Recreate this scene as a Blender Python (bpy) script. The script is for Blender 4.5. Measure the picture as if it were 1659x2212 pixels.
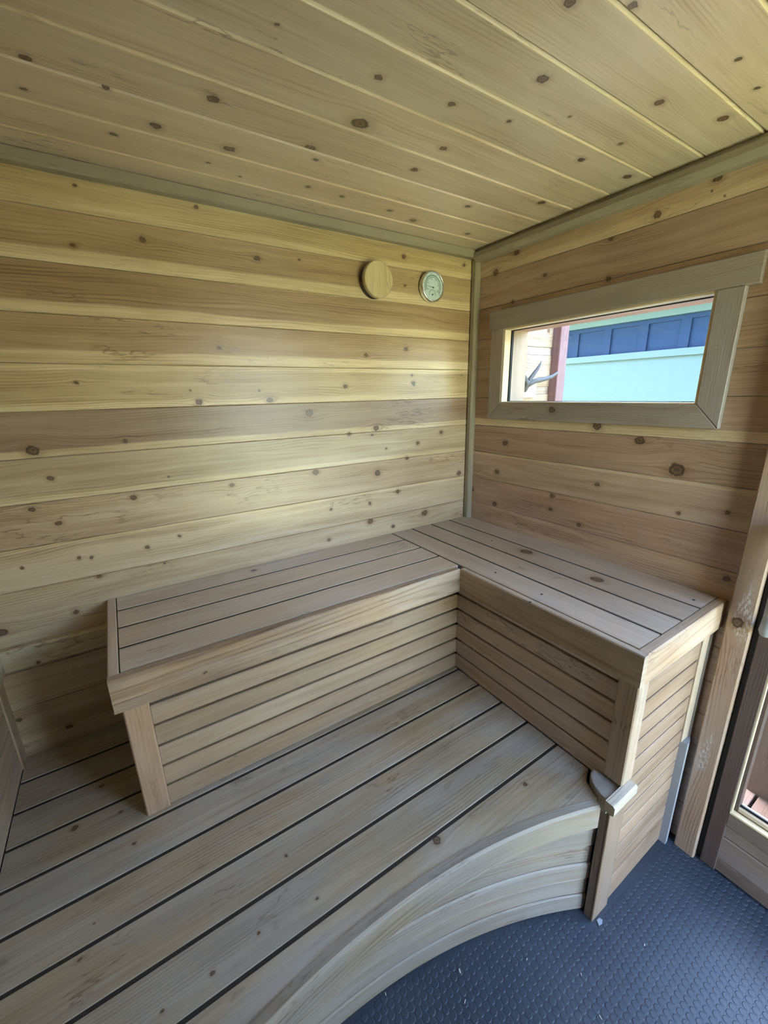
import bpy, bmesh, math, random
from mathutils import Vector, Matrix

# ---------------------------------------------------------------- camera, world, lights, exposure
# Survey units: the room was measured in units of 0.805 m, x along the back wall (0 at the
# right-hand corner), y towards the viewer (negative), z from the upper bench top.
S = 0.805
ZF = 1.165                                   # floor lies 1.165 units under the bench top
def V(x, y, z): return Vector((x*S, y*S, (z+ZF)*S))

sc = bpy.context.scene
COL = sc.collection
for o in list(bpy.data.objects): bpy.data.objects.remove(o)

cam_d = bpy.data.cameras.new('camera'); cam = bpy.data.objects.new('camera', cam_d); COL.objects.link(cam)
yaw, pitch, roll = 0.5705, -0.2804, -0.0215
fwd = Vector((math.sin(yaw)*math.cos(pitch), math.cos(yaw)*math.cos(pitch), math.sin(pitch)))
right = Vector((math.cos(yaw), -math.sin(yaw), 0)); up = right.cross(fwd)
r2 = math.cos(roll)*right + math.sin(roll)*up; u2 = -math.sin(roll)*right + math.cos(roll)*up
m = Matrix((r2, u2, -fwd)).transposed().to_4x4(); m.translation = V(-1.7741, -1.8367, 0.7612)
cam.matrix_world = m
cam_d.sensor_fit = 'HORIZONTAL'; cam_d.sensor_width = 36.0; cam_d.lens = 888.3049*36/1659
cam_d.clip_start = 0.02; cam_d.clip_end = 200
sc.camera = cam

world = bpy.data.worlds.new('sky'); sc.world = world; world.use_nodes = True
wn = world.node_tree.nodes; wl = world.node_tree.links
bg = wn['Background']
sky = wn.new('ShaderNodeTexSky'); sky.sky_type = 'NISHITA'; sky.sun_disc = False
sky.sun_elevation = math.radians(48); sky.sun_rotation = math.radians(0); sky.air_density = 1.0; sky.dust_density = 3.0
wl.new(sky.outputs[0], bg.inputs[0]); bg.inputs[1].default_value = 0.30

sun_d = bpy.data.lights.new('sun', 'SUN'); sun_d.energy = 3.2; sun_d.angle = math.radians(1.0); sun_d.color = (1, 0.95, 0.86)
sun = bpy.data.objects.new('sun', sun_d); COL.objects.link(sun)
sun_dir = Vector((-0.01, -0.48, -0.88))        # travels from behind the back-left corner: never enters the room
sun.rotation_euler = sun_dir.to_track_quat('-Z', 'Y').to_euler()

sc.view_settings.view_transform = 'Standard'; sc.view_settings.look = 'None'
sc.view_settings.gamma = 1.0; sc.view_settings.use_curve_mapping = False
sc.view_settings.exposure = 4.28

# ---------------------------------------------------------------- knots seen in the photograph (metres on each surface)
KA = [(-1.405,2.084,0.0061),(-1.436,1.942,0.0084),(-1.269,1.982,0.0104),(-1.113,2.088,0.0074),(-0.946,1.978,0.0128),(-0.801,1.994,0.0061),(-1.097,1.704,0.0085),(-1.492,1.598,0.0069),(-1.18,1.536,0.0128),(-0.947,1.537,0.0146),(-0.802,1.487,0.0195),(-1.201,1.573,0.0042),(-0.981,1.57,0.0047),(-1.623,1.42,0.019),(-1.403,1.429,0.0077),(-1.6,1.34,0.0105),(-1.303,1.307,0.0043),(-1.657,1.258,0.0104),(-1.41,1.254,0.0122),(-1.607,1.207,0.011),(-1.712,1.093,0.0059),(-1.579,1.092,0.0064),(-1.549,1.086,0.0066),(-1.399,1.086,0.0086),(-1.3,1.103,0.0076),(-1.358,1.02,0.006),(-1.54,1.021,0.0095),(-1.618,0.922,0.0106),(-1.793,0.913,0.0156),(-1.652,0.783,0.0095),(-0.362,2.063,0.0114),(-0.357,1.963,0.0078),(-0.548,1.697,0.0095),(-0.354,1.726,0.0124),(-0.043,2.074,0.0087),(-0.645,1.582,0.0112),(-0.316,1.59,0.013),(-0.323,1.622,0.0064),(-0.067,1.617,0.012),(-0.509,1.413,0.0166),(-0.638,1.397,0.0098),(-0.53,1.386,0.0062),(-0.291,1.334,0.0116),(-0.155,1.372,0.0122),(-0.46,1.324,0.0065),(-0.508,1.223,0.0174),(-0.037,1.167,0.016),(-0.351,1.272,0.0115),(-0.25,1.0,0.0204),(-0.551,1.015,0.0179),(-0.431,0.968,0.0119),(-0.753,0.973,0.0103),(-0.551,1.096,0.0088),(-0.735,1.101,0.0081),(-0.404,1.127,0.0116),(-0.876,1.324,0.0089),(-0.76,1.352,0.0075),(-0.792,1.261,0.017),(-1.111,1.254,0.0113),(-1.005,1.168,0.0157),(-0.917,0.963,0.0115),(-1.183,1.001,0.0167),(-1.037,0.975,0.009),(-1.282,0.954,0.008),(-1.708,0.535,0.0114),(-1.817,0.619,0.0091)]
KB = [(-0.12,2.027,0.0189),(-0.225,2.075,0.0154),(-0.366,1.963,0.0107),(-0.22,1.897,0.0081),(-0.608,2.017,0.01),(-0.615,1.898,0.0118),(-0.744,2.04,0.0137),(-0.885,2.08,0.0137),(-0.876,2.053,0.0032),(-0.908,2.032,0.0031),(-0.637,1.424,0.0215),(-0.226,1.328,0.0161),(-0.187,1.193,0.017),(-0.664,1.214,0.012),(-0.485,1.137,0.0141),(-0.184,1.039,0.0151),(-0.482,1.08,0.0123),(-0.611,1.046,0.0113),(-0.034,1.083,0.0137),(-0.788,1.384,0.0206),(-0.91,1.303,0.03),(-0.936,1.169,0.0083),(-1.058,1.199,0.0085),(-1.09,1.003,0.0125)]
KC = [(-1.448,-0.373,0.0129),(-1.463,-0.274,0.0084),(-1.329,-0.358,0.0085),(-1.315,-0.195,0.0108),(-1.237,-0.276,0.0156),(-1.146,-0.431,0.0159),(-0.851,-0.515,0.0265),(-0.89,-0.654,0.0114),(-1.094,-0.667,0.0057),(-0.909,-0.37,0.0181),(-0.876,-0.329,0.0097),(-1.107,-0.176,0.0065),(-1.02,-0.148,0.0053),(-0.836,-0.185,0.0097),(-0.724,-0.182,0.0104),(-1.076,-0.267,0.018),(-0.615,-0.814,0.0149),(-0.342,-0.9,0.0133),(-0.157,-0.949,0.016),(-0.718,-0.668,0.0108),(-0.568,-0.693,0.0079),(-0.625,-0.535,0.0138),(-0.626,-0.418,0.014),(-0.277,-0.681,0.0134),(-0.076,-0.696,0.0171),(-0.259,-0.776,0.0091),(-0.148,-0.463,0.0159),(-0.337,-0.323,0.0139),(-0.425,-0.144,0.018),(-0.54,-0.17,0.0118),(-0.166,-0.146,0.0147),(-0.344,-1.035,0.0079),(-0.215,-1.025,0.008),(-0.719,-0.942,0.0123),(-0.628,-0.991,0.0109),(-0.465,-0.773,0.0064)]
KP = [(-1.66,-0.685,0.0048),(-1.557,-0.49,0.0057),(-1.583,-0.376,0.0063),(-1.685,-0.359,0.0096),(-1.627,-0.253,0.0084),(-1.637,-0.631,0.0027),(-1.53,-0.858,0.0042),(-1.443,-0.853,0.0061),(-1.224,-0.853,0.0047),(-1.25,-0.732,0.0043),(-1.35,-0.844,0.0043),(-0.925,-0.905,0.0089),(-0.621,-0.927,0.0054)]
KT = [(-0.139,-0.505,0.0207),(-0.154,-0.804,0.0184),(-1.082,-0.046,0.008),(-1.524,0.002,0.0065)]


# ---------------------------------------------------------------- helpers
rnd = random.Random(7)

def tag(o, label=None, cat=None, group=None, kind=None):
    if label: o['label'] = label
    if cat: o['category'] = cat
    if group: o['group'] = group
    if kind: o['kind'] = kind
    return o

def empty(name, loc, **kw):
    o = bpy.data.objects.new(name, None); COL.objects.link(o); o.location = loc; o.empty_display_size = 0.05
    return tag(o, **kw)

def link(name, bm, mat, parent=None, M=None, smooth=False, recalc=True):
    if recalc: bmesh.ops.recalc_face_normals(bm, faces=bm.faces)
    me = bpy.data.meshes.new(name); bm.to_mesh(me); bm.free()
    if smooth:
        for p in me.polygons: p.use_smooth = True
    if mat: me.materials.append(mat)
    o = bpy.data.objects.new(name, me); COL.objects.link(o)
    M = M or Matrix.Identity(4)
    if parent:
        o.parent = parent
        Mp = Matrix.Translation(parent.location) if parent.parent is None else parent['_m'] if '_m' in parent else Matrix.Translation(parent.location)
        o.matrix_basis = parent_world(parent).inverted() @ M
    else:
        o.matrix_basis = M
    return o

def parent_world(o):
    M = o.matrix_basis.copy()
    while o.parent:
        o = o.parent; M = o.matrix_basis @ M
    return M

def frame(o, ex, ey):
    ex = Vector(ex).normalized(); ey = Vector(ey).normalized(); ez = ex.cross(ey)
    M = Matrix((ex, ey, ez)).transposed().to_4x4(); M.translation = o
    return M

def wood_props(o, tone, sap=(0, 0, 0), grain=(1, 1, 0), knots=(), seed=None):
    o['tone'] = [float(t) for t in tone]
    o['sap'] = [float(t) for t in sap]          # width of pale band along the v=0 edge, along the far edge, strength
    o['grain'] = [float(t) for t in grain]      # contrast, frequency, weathering
    o['seed'] = float(rnd.uniform(0, 50) if seed is None else seed)
    for i, k in enumerate(list(knots)[:8]): o['k%d' % i] = [float(t) for t in k]

def vary(t, a=0.08):
    f = 1 + rnd.uniform(-a, a); g = rnd.uniform(-a, a)*0.35
    return (t[0]*f*(1+g), t[1]*f, t[2]*f*(1-g))

def plank(name, parent, org, ex, ey, L, W, T, tone, mat=None, cham=0.002, sap=(0, 0, 0), grain=(1, 1, 0), knots=(), seed=None, skew=(0, 0), wv=None):
    """A board: org = corner of its visible face (metres), length along ex, width along ey, thickness behind.
    skew = extra length at the far edge at start / end (mitres)."""
    bm = bmesh.new(); uvl = bm.loops.layers.uv.new('UVMap')
    c = min(cham, T*0.4, W*0.4)
    prof = [(0, -T), (W, -T), (W, -c), (W-c, 0), (c, 0), (0, -c)]
    a = [bm.verts.new((-skew[0]*y/W, y, z)) for y, z in prof]
    b = [bm.verts.new((L+skew[1]*y/W, y, z)) for y, z in prof]
    n = len(prof)
    def face(vs, uvf):
        f = bm.faces.new(vs)
        for lp in f.loops: lp[uvl].uv = uvf(lp.vert.co)
    for i in range(n):
        j = (i+1) % n
        y0, z0 = prof[i]; y1, z1 = prof[j]
        if abs(y0-y1) > abs(z0-z1) or i in (2, 4): face([a[i], b[i], b[j], a[j]], lambda p: (p.x, p.y))
        else: face([a[i], b[i], b[j], a[j]], lambda p: (p.x, p.y - p.z if p.y > W/2 else p.y + p.z))
    face(a[::-1], lambda p: (p.x + p.z*0.3, p.y)); face(b, lambda p: (p.x - p.z*0.3, p.y))
    o = link(name, bm, mat or M_WOOD, parent, frame(org, ex, ey))
    wood_props(o, tone, sap, grain, knots, seed)
    return o

def prism(name, parent, pts, z0, z1, tone, mat=None, cham=0.0, grain=(1, 1, 0), knots=(), uvrot=False, seed=None, holes=None):
    """Polygon in survey x,y extruded from z0 up to z1 (survey units)."""
    bm = bmesh.new(); uvl = bm.loops.layers.uv.new('UVMap')
    top = [bm.verts.new(V(x, y, z1)) for x, y in pts]; bot = [bm.verts.new(V(x, y, z0)) for x, y in pts]
    f = [bm.faces.new(top), bm.faces.new(bot[::-1])]
    n = len(pts)
    for i in range(n): f.append(bm.faces.new([top[i], bot[i], bot[(i+1) % n], top[(i+1) % n]]))
    x0 = min(p[0] for p in pts)*S; y0 = min(p[1] for p in pts)*S
    for q in f:
        for lp in q.loops:
            p = lp.vert.co; u, w = (p.x-x0, p.y-y0+(p.z-V(0, 0, z1).z))
            lp[uvl].uv = (w, u) if uvrot else (u, w)
    if cham:
        es = [e for e in bm.edges if all(abs(v.co.z-V(0, 0, z1).z) < 1e-5 for v in e.verts)]
        bmesh.ops.bevel(bm, geom=es, offset=cham, segments=2, affect='EDGES', profile=0.6)
    o = link(name, bm, mat or M_WOOD, parent)
    wood_props(o, tone, (0, 0, 0), grain, knots, seed)
    return o

def box(bm, a, b):
    """axis-aligned box between survey points a and b"""
    p = V(*a); q = V(*b)
    r = bmesh.ops.create_cube(bm, size=1.0)
    for v in r['verts']:
        v.co = Vector(((p[i]+q[i])/2 + v.co[i]*abs(q[i]-p[i])) for i in range(3))
    return r['verts']

def boxes(name, parent, lst, mat, kind=None):
    bm = bmesh.new()
    for a, b in lst: box(bm, a, b)
    o = link(name, bm, mat, parent)
    return tag(o, kind=kind)

def wbox(name, parent, a, b, face, tone, **kw):
    """wooden board filling the survey box a..b, seen from 'face'; grain along its longest visible side"""
    lo = [min(a[i], b[i]) for i in range(3)]; hi = [max(a[i], b[i]) for i in range(3)]
    d = [hi[i]-lo[i] for i in range(3)]
    ax = 'xyz'.index(face[1]); oth = [i for i in range(3) if i != ax]
    lng = kw.pop('along', None); lng = 'xyz'.index(lng) if lng else max(oth, key=lambda i: d[i])
    wid = [i for i in oth if i != lng][0]
    unit = [Vector((1, 0, 0)), Vector((0, 1, 0)), Vector((0, 0, 1))]
    n = unit[ax]*(1 if face[0] == '+' else -1)
    ex = unit[lng]; ey = unit[wid]
    if ex.cross(ey).dot(n) < 0: ex = -ex
    org = [0, 0, 0]
    org[ax] = hi[ax] if face[0] == '+' else lo[ax]
    org[lng] = lo[lng] if ex[lng] > 0 else hi[lng]
    org[wid] = lo[wid]
    return plank(name, parent, V(*org), ex, ey, d[lng]*S, d[wid]*S, d[ax]*S, tone, **kw)

def tube_pts(bm, pts, radii, seg=10, cap=True):
    rings = []
    n = len(pts); pts = [Vector(p) for p in pts]
    prev = None
    for i, p in enumerate(pts):
        t = (pts[min(i+1, n-1)] - pts[max(i-1, 0)]).normalized()
        ref = prev if prev is not None else (Vector((0, 0, 1)) if abs(t.z) < 0.9 else Vector((1, 0, 0)))
        s = (ref - t*ref.dot(t)).normalized(); prev = s; b = t.cross(s)
        rings.append([bm.verts.new(p + radii[i]*(math.cos(2*math.pi*k/seg)*s + math.sin(2*math.pi*k/seg)*b)) for k in range(seg)])
    for i in range(n-1):
        for k in range(seg):
            bm.faces.new([rings[i][k], rings[i][(k+1) % seg], rings[i+1][(k+1) % seg], rings[i+1][k]])
    if cap:
        bm.faces.new(rings[0][::-1]); bm.faces.new(rings[-1])

def lathe(bm, prof, seg=48, M=Matrix.Identity(4)):
    """profile of (radius, height) turned about local z"""
    rings = []
    for r, h in prof:
        if r < 1e-6: rings.append([bm.verts.new(M @ Vector((0, 0, h)))])
        else: rings.append([bm.verts.new(M @ Vector((r*math.cos(2*math.pi*k/seg), r*math.sin(2*math.pi*k/seg), h))) for k in range(seg)])
    for i in range(len(prof)-1):
        A, B = rings[i], rings[i+1]
        for k in range(seg):
            k2 = (k+1) % seg
            vs = [A[k % len(A)], A[k2 % len(A)], B[k2 % len(B)], B[k % len(B)]]
            u = []
            for v in vs:
                if v not in u: u.append(v)
            if len(u) > 2: bm.faces.new(u)

# ---------------------------------------------------------------- materials
def nn(nt, t, **kw):
    n = nt.nodes.new(t)
    for k, v in kw.items(): setattr(n, k, v)
    return n

def mth(nt, op, a, b=None, c=None, clamp=False):
    n = nt.nodes.new('ShaderNodeMath'); n.operation = op; n.use_clamp = clamp
    for i, x in enumerate((a, b, c)):
        if x is None: continue
        if isinstance(x, (int, float)): n.inputs[i].default_value = x
        else: nt.links.new(x, n.inputs[i])
    return n.outputs[0]

def mix(nt, fac, a, b, mode='MIX'):
    n = nt.nodes.new('ShaderNodeMix'); n.data_type = 'RGBA'; n.blend_type = mode
    for s, x in ((n.inputs[0], fac), (n.inputs[6], a), (n.inputs[7], b)):
        if isinstance(x, (int, float)): s.default_value = x
        elif isinstance(x, tuple): s.default_value = (*x, 1)
        else: nt.links.new(x, s)
    return n.outputs[2]

def comb(nt, x, y, z):
    n = nt.nodes.new('ShaderNodeCombineXYZ')
    for i, q in enumerate((x, y, z)):
        if isinstance(q, (int, float)): n.inputs[i].default_value = q
        else: nt.links.new(q, n.inputs[i])
    return n.outputs[0]

def noise(nt, vec, scale=1.0, detail=3.0, rough=0.5):
    n = nt.nodes.new('ShaderNodeTexNoise'); n.inputs['Scale'].default_value = scale
    n.inputs['Detail'].default_value = detail; n.inputs['Roughness'].default_value = rough
    nt.links.new(vec, n.inputs['Vector'])
    return n.outputs[0]

def smooth(nt, x, a, b):
    n = nt.nodes.new('ShaderNodeMapRange'); n.interpolation_type = 'SMOOTHSTEP'
    nt.links.new(x, n.inputs[0]); n.inputs[1].default_value = a; n.inputs[2].default_value = b
    return n.outputs[0]

def knot_group():
    g = bpy.data.node_groups.new('knot', 'ShaderNodeTree')
    for nme in ('u', 'v', 'vv', 'd'): g.interface.new_socket(nme, in_out='INPUT', socket_type='NodeSocketFloat')
    g.interface.new_socket('K', in_out='INPUT', socket_type='NodeSocketVector')
    for nme in ('vv', 'd'): g.interface.new_socket(nme, in_out='OUTPUT', socket_type='NodeSocketFloat')
    gi = g.nodes.new('NodeGroupInput'); go = g.nodes.new('NodeGroupOutput')
    sp = g.nodes.new('ShaderNodeSeparateXYZ'); g.links.new(gi.outputs['K'], sp.inputs[0])
    r = mth(g, 'MAXIMUM', sp.outputs[2], 1e-5)
    dx = mth(g, 'DIVIDE', mth(g, 'SUBTRACT', gi.outputs['u'], sp.outputs[0]), r)
    dy = mth(g, 'DIVIDE', mth(g, 'SUBTRACT', gi.outputs['v'], sp.outputs[1]), r)
    dy2 = mth(g, 'MULTIPLY', dy, dy)
    e = mth(g, 'EXPONENT', mth(g, 'MULTIPLY', mth(g, 'ADD', mth(g, 'MULTIPLY', mth(g, 'MULTIPLY', dx, dx), 0.045), mth(g, 'MULTIPLY', dy2, 0.14)), -1.0))
    sh = mth(g, 'MULTIPLY', mth(g, 'MULTIPLY', mth(g, 'MULTIPLY', dy, r), e), 0.85)
    g.links.new(mth(g, 'SUBTRACT', gi.outputs['vv'], sh), go.inputs['vv'])
    dd = mth(g, 'SQRT', mth(g, 'ADD', mth(g, 'MULTIPLY', mth(g, 'MULTIPLY', dx, dx), 0.72), dy2))
    g.links.new(mth(g, 'MINIMUM', gi.outputs['d'], dd), go.inputs['d'])
    return g
KG = knot_group()

def wood_material(name, rough=0.42, spec=0.5, bump=0.25, coat=0.0):
    mat = bpy.data.materials.new(name); mat.use_nodes = True; nt = mat.node_tree
    bs = nt.nodes['Principled BSDF']
    def attr(n):
        a = nt.nodes.new('ShaderNodeAttribute'); a.attribute_type = 'OBJECT'; a.attribute_name = n; return a
    uvn = nt.nodes.new('ShaderNodeUVMap'); uvn.uv_map = 'UVMap'
    sp = nt.nodes.new('ShaderNodeSeparateXYZ'); nt.links.new(uvn.outputs[0], sp.inputs[0])
    u, v = sp.outputs[0], sp.outputs[1]
    seed = attr('seed').outputs['Fac']; tone = attr('tone').outputs['Color']
    sap = nt.nodes.new('ShaderNodeSeparateXYZ'); nt.links.new(attr('sap').outputs['Vector'], sap.inputs[0])
    gr = nt.nodes.new('ShaderNodeSeparateXYZ'); nt.links.new(attr('grain').outputs['Vector'], gr.inputs[0])
    contrast, freq, wea = gr.outputs
    # lazy wander of the grain, then the knots push it aside
    wander = mth(nt, 'SUBTRACT', noise(nt, comb(nt, mth(nt, 'MULTIPLY', u, 1.6), mth(nt, 'MULTIPLY', v, 7.0), seed), 1.0, 2.0), 0.5)
    vv = mth(nt, 'ADD', v, mth(nt, 'MULTIPLY', wander, 0.05)); d = None
    wob = mth(nt, 'MULTIPLY', mth(nt, 'SUBTRACT', noise(nt, comb(nt, mth(nt, 'MULTIPLY', u, 60), mth(nt, 'MULTIPLY', v, 60), seed), 1.0, 2.0), 0.5), 0.012)
    dcur = 50.0
    for i in range(8):
        k = nt.nodes.new('ShaderNodeGroup'); k.node_tree = KG
        nt.links.new(u, k.inputs['u']); nt.links.new(mth(nt, 'ADD', v, wob) if i == 0 else vw, k.inputs['v'])
        if i == 0: vw = k.inputs['v'].links[0].from_socket
        nt.links.new(vv, k.inputs['vv'])
        if isinstance(dcur, float): k.inputs['d'].default_value = dcur
        else: nt.links.new(dcur, k.inputs['d'])
        nt.links.new(attr('k%d' % i).outputs['Vector'], k.inputs['K'])
        vv, dcur = k.outputs['vv'], k.outputs['d']
    # growth rings
    big = noise(nt, comb(nt, mth(nt, 'MULTIPLY', u, 0.9), mth(nt, 'MULTIPLY', vv, 6.0), mth(nt, 'ADD', seed, 9.0)), 1.0, 1.0)
    ph = mth(nt, 'ADD', mth(nt, 'MULTIPLY', mth(nt, 'MULTIPLY', vv, 900.0), freq), mth(nt, 'MULTIPLY', big, 50.0))
    ring = mth(nt, 'POWER', mth(nt, 'ADD', mth(nt, 'MULTIPLY', mth(nt, 'SINE', ph), 0.5), 0.5), 3.0)
    ringw = noise(nt, comb(nt, mth(nt, 'MULTIPLY', u, 2.5), mth(nt, 'MULTIPLY', vv, 30.0), mth(nt, 'ADD', seed, 3.0)), 1.0, 2.0)
    ringd = mth(nt, 'MULTIPLY', ring, smooth(nt, ringw, 0.38, 0.72))
    fib = noise(nt, comb(nt, mth(nt, 'MULTIPLY', u, 9.0), mth(nt, 'MULTIPLY', vv, 420.0), seed), 1.0, 4.0, 0.65)
    streak = noise(nt, comb(nt, mth(nt, 'MULTIPLY', u, 1.3), mth(nt, 'MULTIPLY', vv, 55.0), mth(nt, 'ADD', seed, 21.0)), 1.0, 3.0, 0.6)
    blot = noise(nt, comb(nt, mth(nt, 'MULTIPLY', u, 2.2), mth(nt, 'MULTIPLY', v, 9.0), mth(nt, 'ADD', seed, 33.0)), 1.0, 3.0)
    val = mth(nt, 'SUBTRACT', 1.0, mth(nt, 'MULTIPLY', ringd, 0.30))
    val = mth(nt, 'ADD', val, mth(nt, 'MULTIPLY', mth(nt, 'SUBTRACT', fib, 0.5), 0.55))
    val = mth(nt, 'ADD', val, mth(nt, 'MULTIPLY', mth(nt, 'SUBTRACT', streak, 0.5), 0.60))
    val = mth(nt, 'ADD', val, mth(nt, 'MULTIPLY', mth(nt, 'SUBTRACT', blot, 0.5), 0.62))
    val = mth(nt, 'ADD', 1.0, mth(nt, 'MULTIPLY', mth(nt, 'SUBTRACT', val, 1.0), contrast))
    # pale sapwood along the board's edges
    sw = mth(nt, 'ADD', v, mth(nt, 'MULTIPLY', mth(nt, 'SUBTRACT', noise(nt, comb(nt, mth(nt, 'MULTIPLY', u, 2.4), 0.0, seed), 1.0, 2.0), 0.5), 0.022))
    wid = attr('width').outputs['Fac']
    s1 = mth(nt, 'SUBTRACT', 1.0, smooth(nt, mth(nt, 'DIVIDE', sw, mth(nt, 'MAXIMUM', sap.outputs[0], 1e-4)), 0.82, 1.12))
    s2 = mth(nt, 'SUBTRACT', 1.0, smooth(nt, mth(nt, 'DIVIDE', mth(nt, 'SUBTRACT', wid, sw), mth(nt, 'MAXIMUM', sap.outputs[1], 1e-4)), 0.82, 1.12))
    sm = mth(nt, 'MULTIPLY', mth(nt, 'MULTIPLY', mth(nt, 'MAXIMUM', s1, s2), 0.75), sap.outputs[2], clamp=True)
    col = mix(nt, sm, tone, (0.72, 0.58, 0.35))
    cv = nt.nodes.new('ShaderNodeCombineXYZ')
    for i, p in enumerate((0.80, 1.0, 1.30)): nt.links.new(mth(nt, 'POWER', mth(nt, 'MAXIMUM', val, 0.05), p), cv.inputs[i])
    col = mix(nt, 1.0, col, cv.outputs[0], 'MULTIPLY')
    # weathering: greying and dark water marks
    hs = nt.nodes.new('ShaderNodeHueSaturation'); hs.inputs['Saturation'].default_value = 0.45
    nt.links.new(col, hs.inputs['Color'])
    gm = mth(nt, 'MULTIPLY', wea, smooth(nt, noise(nt, comb(nt, mth(nt, 'MULTIPLY', u, 3.0), mth(nt, 'MULTIPLY', v, 9.0), mth(nt, 'ADD', seed, 50.0)), 1.0, 3.0), 0.25, 0.75), clamp=True)
    col = mix(nt, gm, col, hs.outputs[0])
    st = noise(nt, comb(nt, mth(nt, 'MULTIPLY', u, 9.0), mth(nt, 'MULTIPLY', v, 22.0), mth(nt, 'ADD', seed, 61.0)), 1.0, 5.0, 0.6)
    stm = mth(nt, 'MULTIPLY', mth(nt, 'MULTIPLY', smooth(nt, st, 0.60, 0.74), 0.38), wea, clamp=True)
    col = mix(nt, stm, col, (0.06, 0.05, 0.045))
    # fine dark resin veins and checks
    vn = noise(nt, comb(nt, mth(nt, 'MULTIPLY', u, 2.6), mth(nt, 'MULTIPLY', vv, 17.0), mth(nt, 'ADD', seed, 81.0)), 1.0, 4.0, 0.62)
    vl = mth(nt, 'SUBTRACT', 1.0, smooth(nt, mth(nt, 'ABSOLUTE', mth(nt, 'SUBTRACT', vn, 0.5)), 0.0, 0.016))
    vmask = smooth(nt, noise(nt, comb(nt, mth(nt, 'MULTIPLY', u, 3.1), mth(nt, 'MULTIPLY', v, 8.0), mth(nt, 'ADD', seed, 91.0)), 1.0, 1.0), 0.52, 0.72)
    col = mix(nt, mth(nt, 'MULTIPLY', mth(nt, 'MULTIPLY', vl, vmask), 0.55), col, (0.09, 0.045, 0.02))
    # white scuffs and paint smears
    sc1 = noise(nt, comb(nt, mth(nt, 'MULTIPLY', u, 5.0), mth(nt, 'MULTIPLY', v, 14.0), mth(nt, 'ADD', seed, 71.0)), 1.0, 1.0)
    sc2 = noise(nt, comb(nt, mth(nt, 'MULTIPLY', u, 70.0), mth(nt, 'MULTIPLY', v, 200.0), seed), 1.0, 3.0, 0.7)
    scm = mth(nt, 'MULTIPLY', mth(nt, 'MULTIPLY', smooth(nt, sc1, 0.58, 0.72), smooth(nt, sc2, 0.46, 0.62)), attr('scuff').outputs['Fac'], clamp=True)
    col = mix(nt, scm, col, (0.62, 0.63, 0.64))
    # knots
    kd = mth(nt, 'ADD', dcur, mth(nt, 'MULTIPLY', mth(nt, 'SUBTRACT', noise(nt, comb(nt, mth(nt, 'MULTIPLY', u, 130), mth(nt, 'MULTIPLY', v, 130), seed), 1.0, 3.0), 0.5), 0.7))
    halo = mth(nt, 'MULTIPLY', mth(nt, 'SUBTRACT', 1.0, smooth(nt, kd, 0.9, 2.6)), 0.36)
    col = mix(nt, halo, col, (0.20, 0.095, 0.04))
    kin = mth(nt, 'SUBTRACT', 1.0, smooth(nt, kd, 0.85, 1.12))
    rk = mth(nt, 'ADD', mth(nt, 'MULTIPLY', mth(nt, 'SINE', mth(nt, 'MULTIPLY', kd, 11.0)), 0.5), 0.5)
    kcol = mix(nt, rk, (0.16, 0.088, 0.045), (0.055, 0.030, 0.018))
    kcol = mix(nt, smooth(nt, kd, 0.62, 0.95), kcol, (0.010, 0.006, 0.004))
    col = mix(nt, mth(nt, 'MULTIPLY', kin, 0.88), col, kcol)
    nt.links.new(col, bs.inputs['Base Color'])
    nt.links.new(mth(nt, 'ADD', mth(nt, 'MULTIPLY', fib, 0.16), rough - 0.08), bs.inputs['Roughness'])
    bs.inputs['Specular IOR Level'].default_value = spec
    bs.inputs['Coat Weight'].default_value = coat; bs.inputs['Coat Roughness'].default_value = 0.26
    bp = nt.nodes.new('ShaderNodeBump'); bp.inputs['Strength'].default_value = bump; bp.inputs['Distance'].default_value = 0.001
    nt.links.new(mth(nt, 'SUBTRACT', fib, mth(nt, 'MULTIPLY', ringd, 0.5)), bp.inputs['Height'])
    nt.links.new(bp.outputs[0], bs.inputs['Normal'])
    return mat

def plain(name, col, rough=0.5, metal=0.0, spec=0.5, var=0.0, scale=40, bump=0.0):
    mat = bpy.data.materials.new(name); mat.use_nodes = True; nt = mat.node_tree; bs = nt.nodes['Principled BSDF']
    bs.inputs['Roughness'].default_value = rough; bs.inputs['Metallic'].default_value = metal
    bs.inputs['Specular IOR Level'].default_value = spec
    if var or bump:
        tc = nt.nodes.new('ShaderNodeTexCoord')
        n = noise(nt, tc.outputs['Object'], scale, 4.0)
        f = mth(nt, 'ADD', 1.0, mth(nt, 'MULTIPLY', mth(nt, 'SUBTRACT', n, 0.5), 2*var))
        nt.links.new(mix(nt, 1.0, col, comb(nt, f, f, f), 'MULTIPLY'), bs.inputs['Base Color'])
        if bump:
            b = nt.nodes.new('ShaderNodeBump'); b.inputs['Strength'].default_value = bump; b.inputs['Distance'].default_value = 0.002
            nt.links.new(n, b.inputs['Height']); nt.links.new(b.outputs[0], bs.inputs['Normal'])
    else: bs.inputs['Base Color'].default_value = (*col, 1)
    return mat

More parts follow.
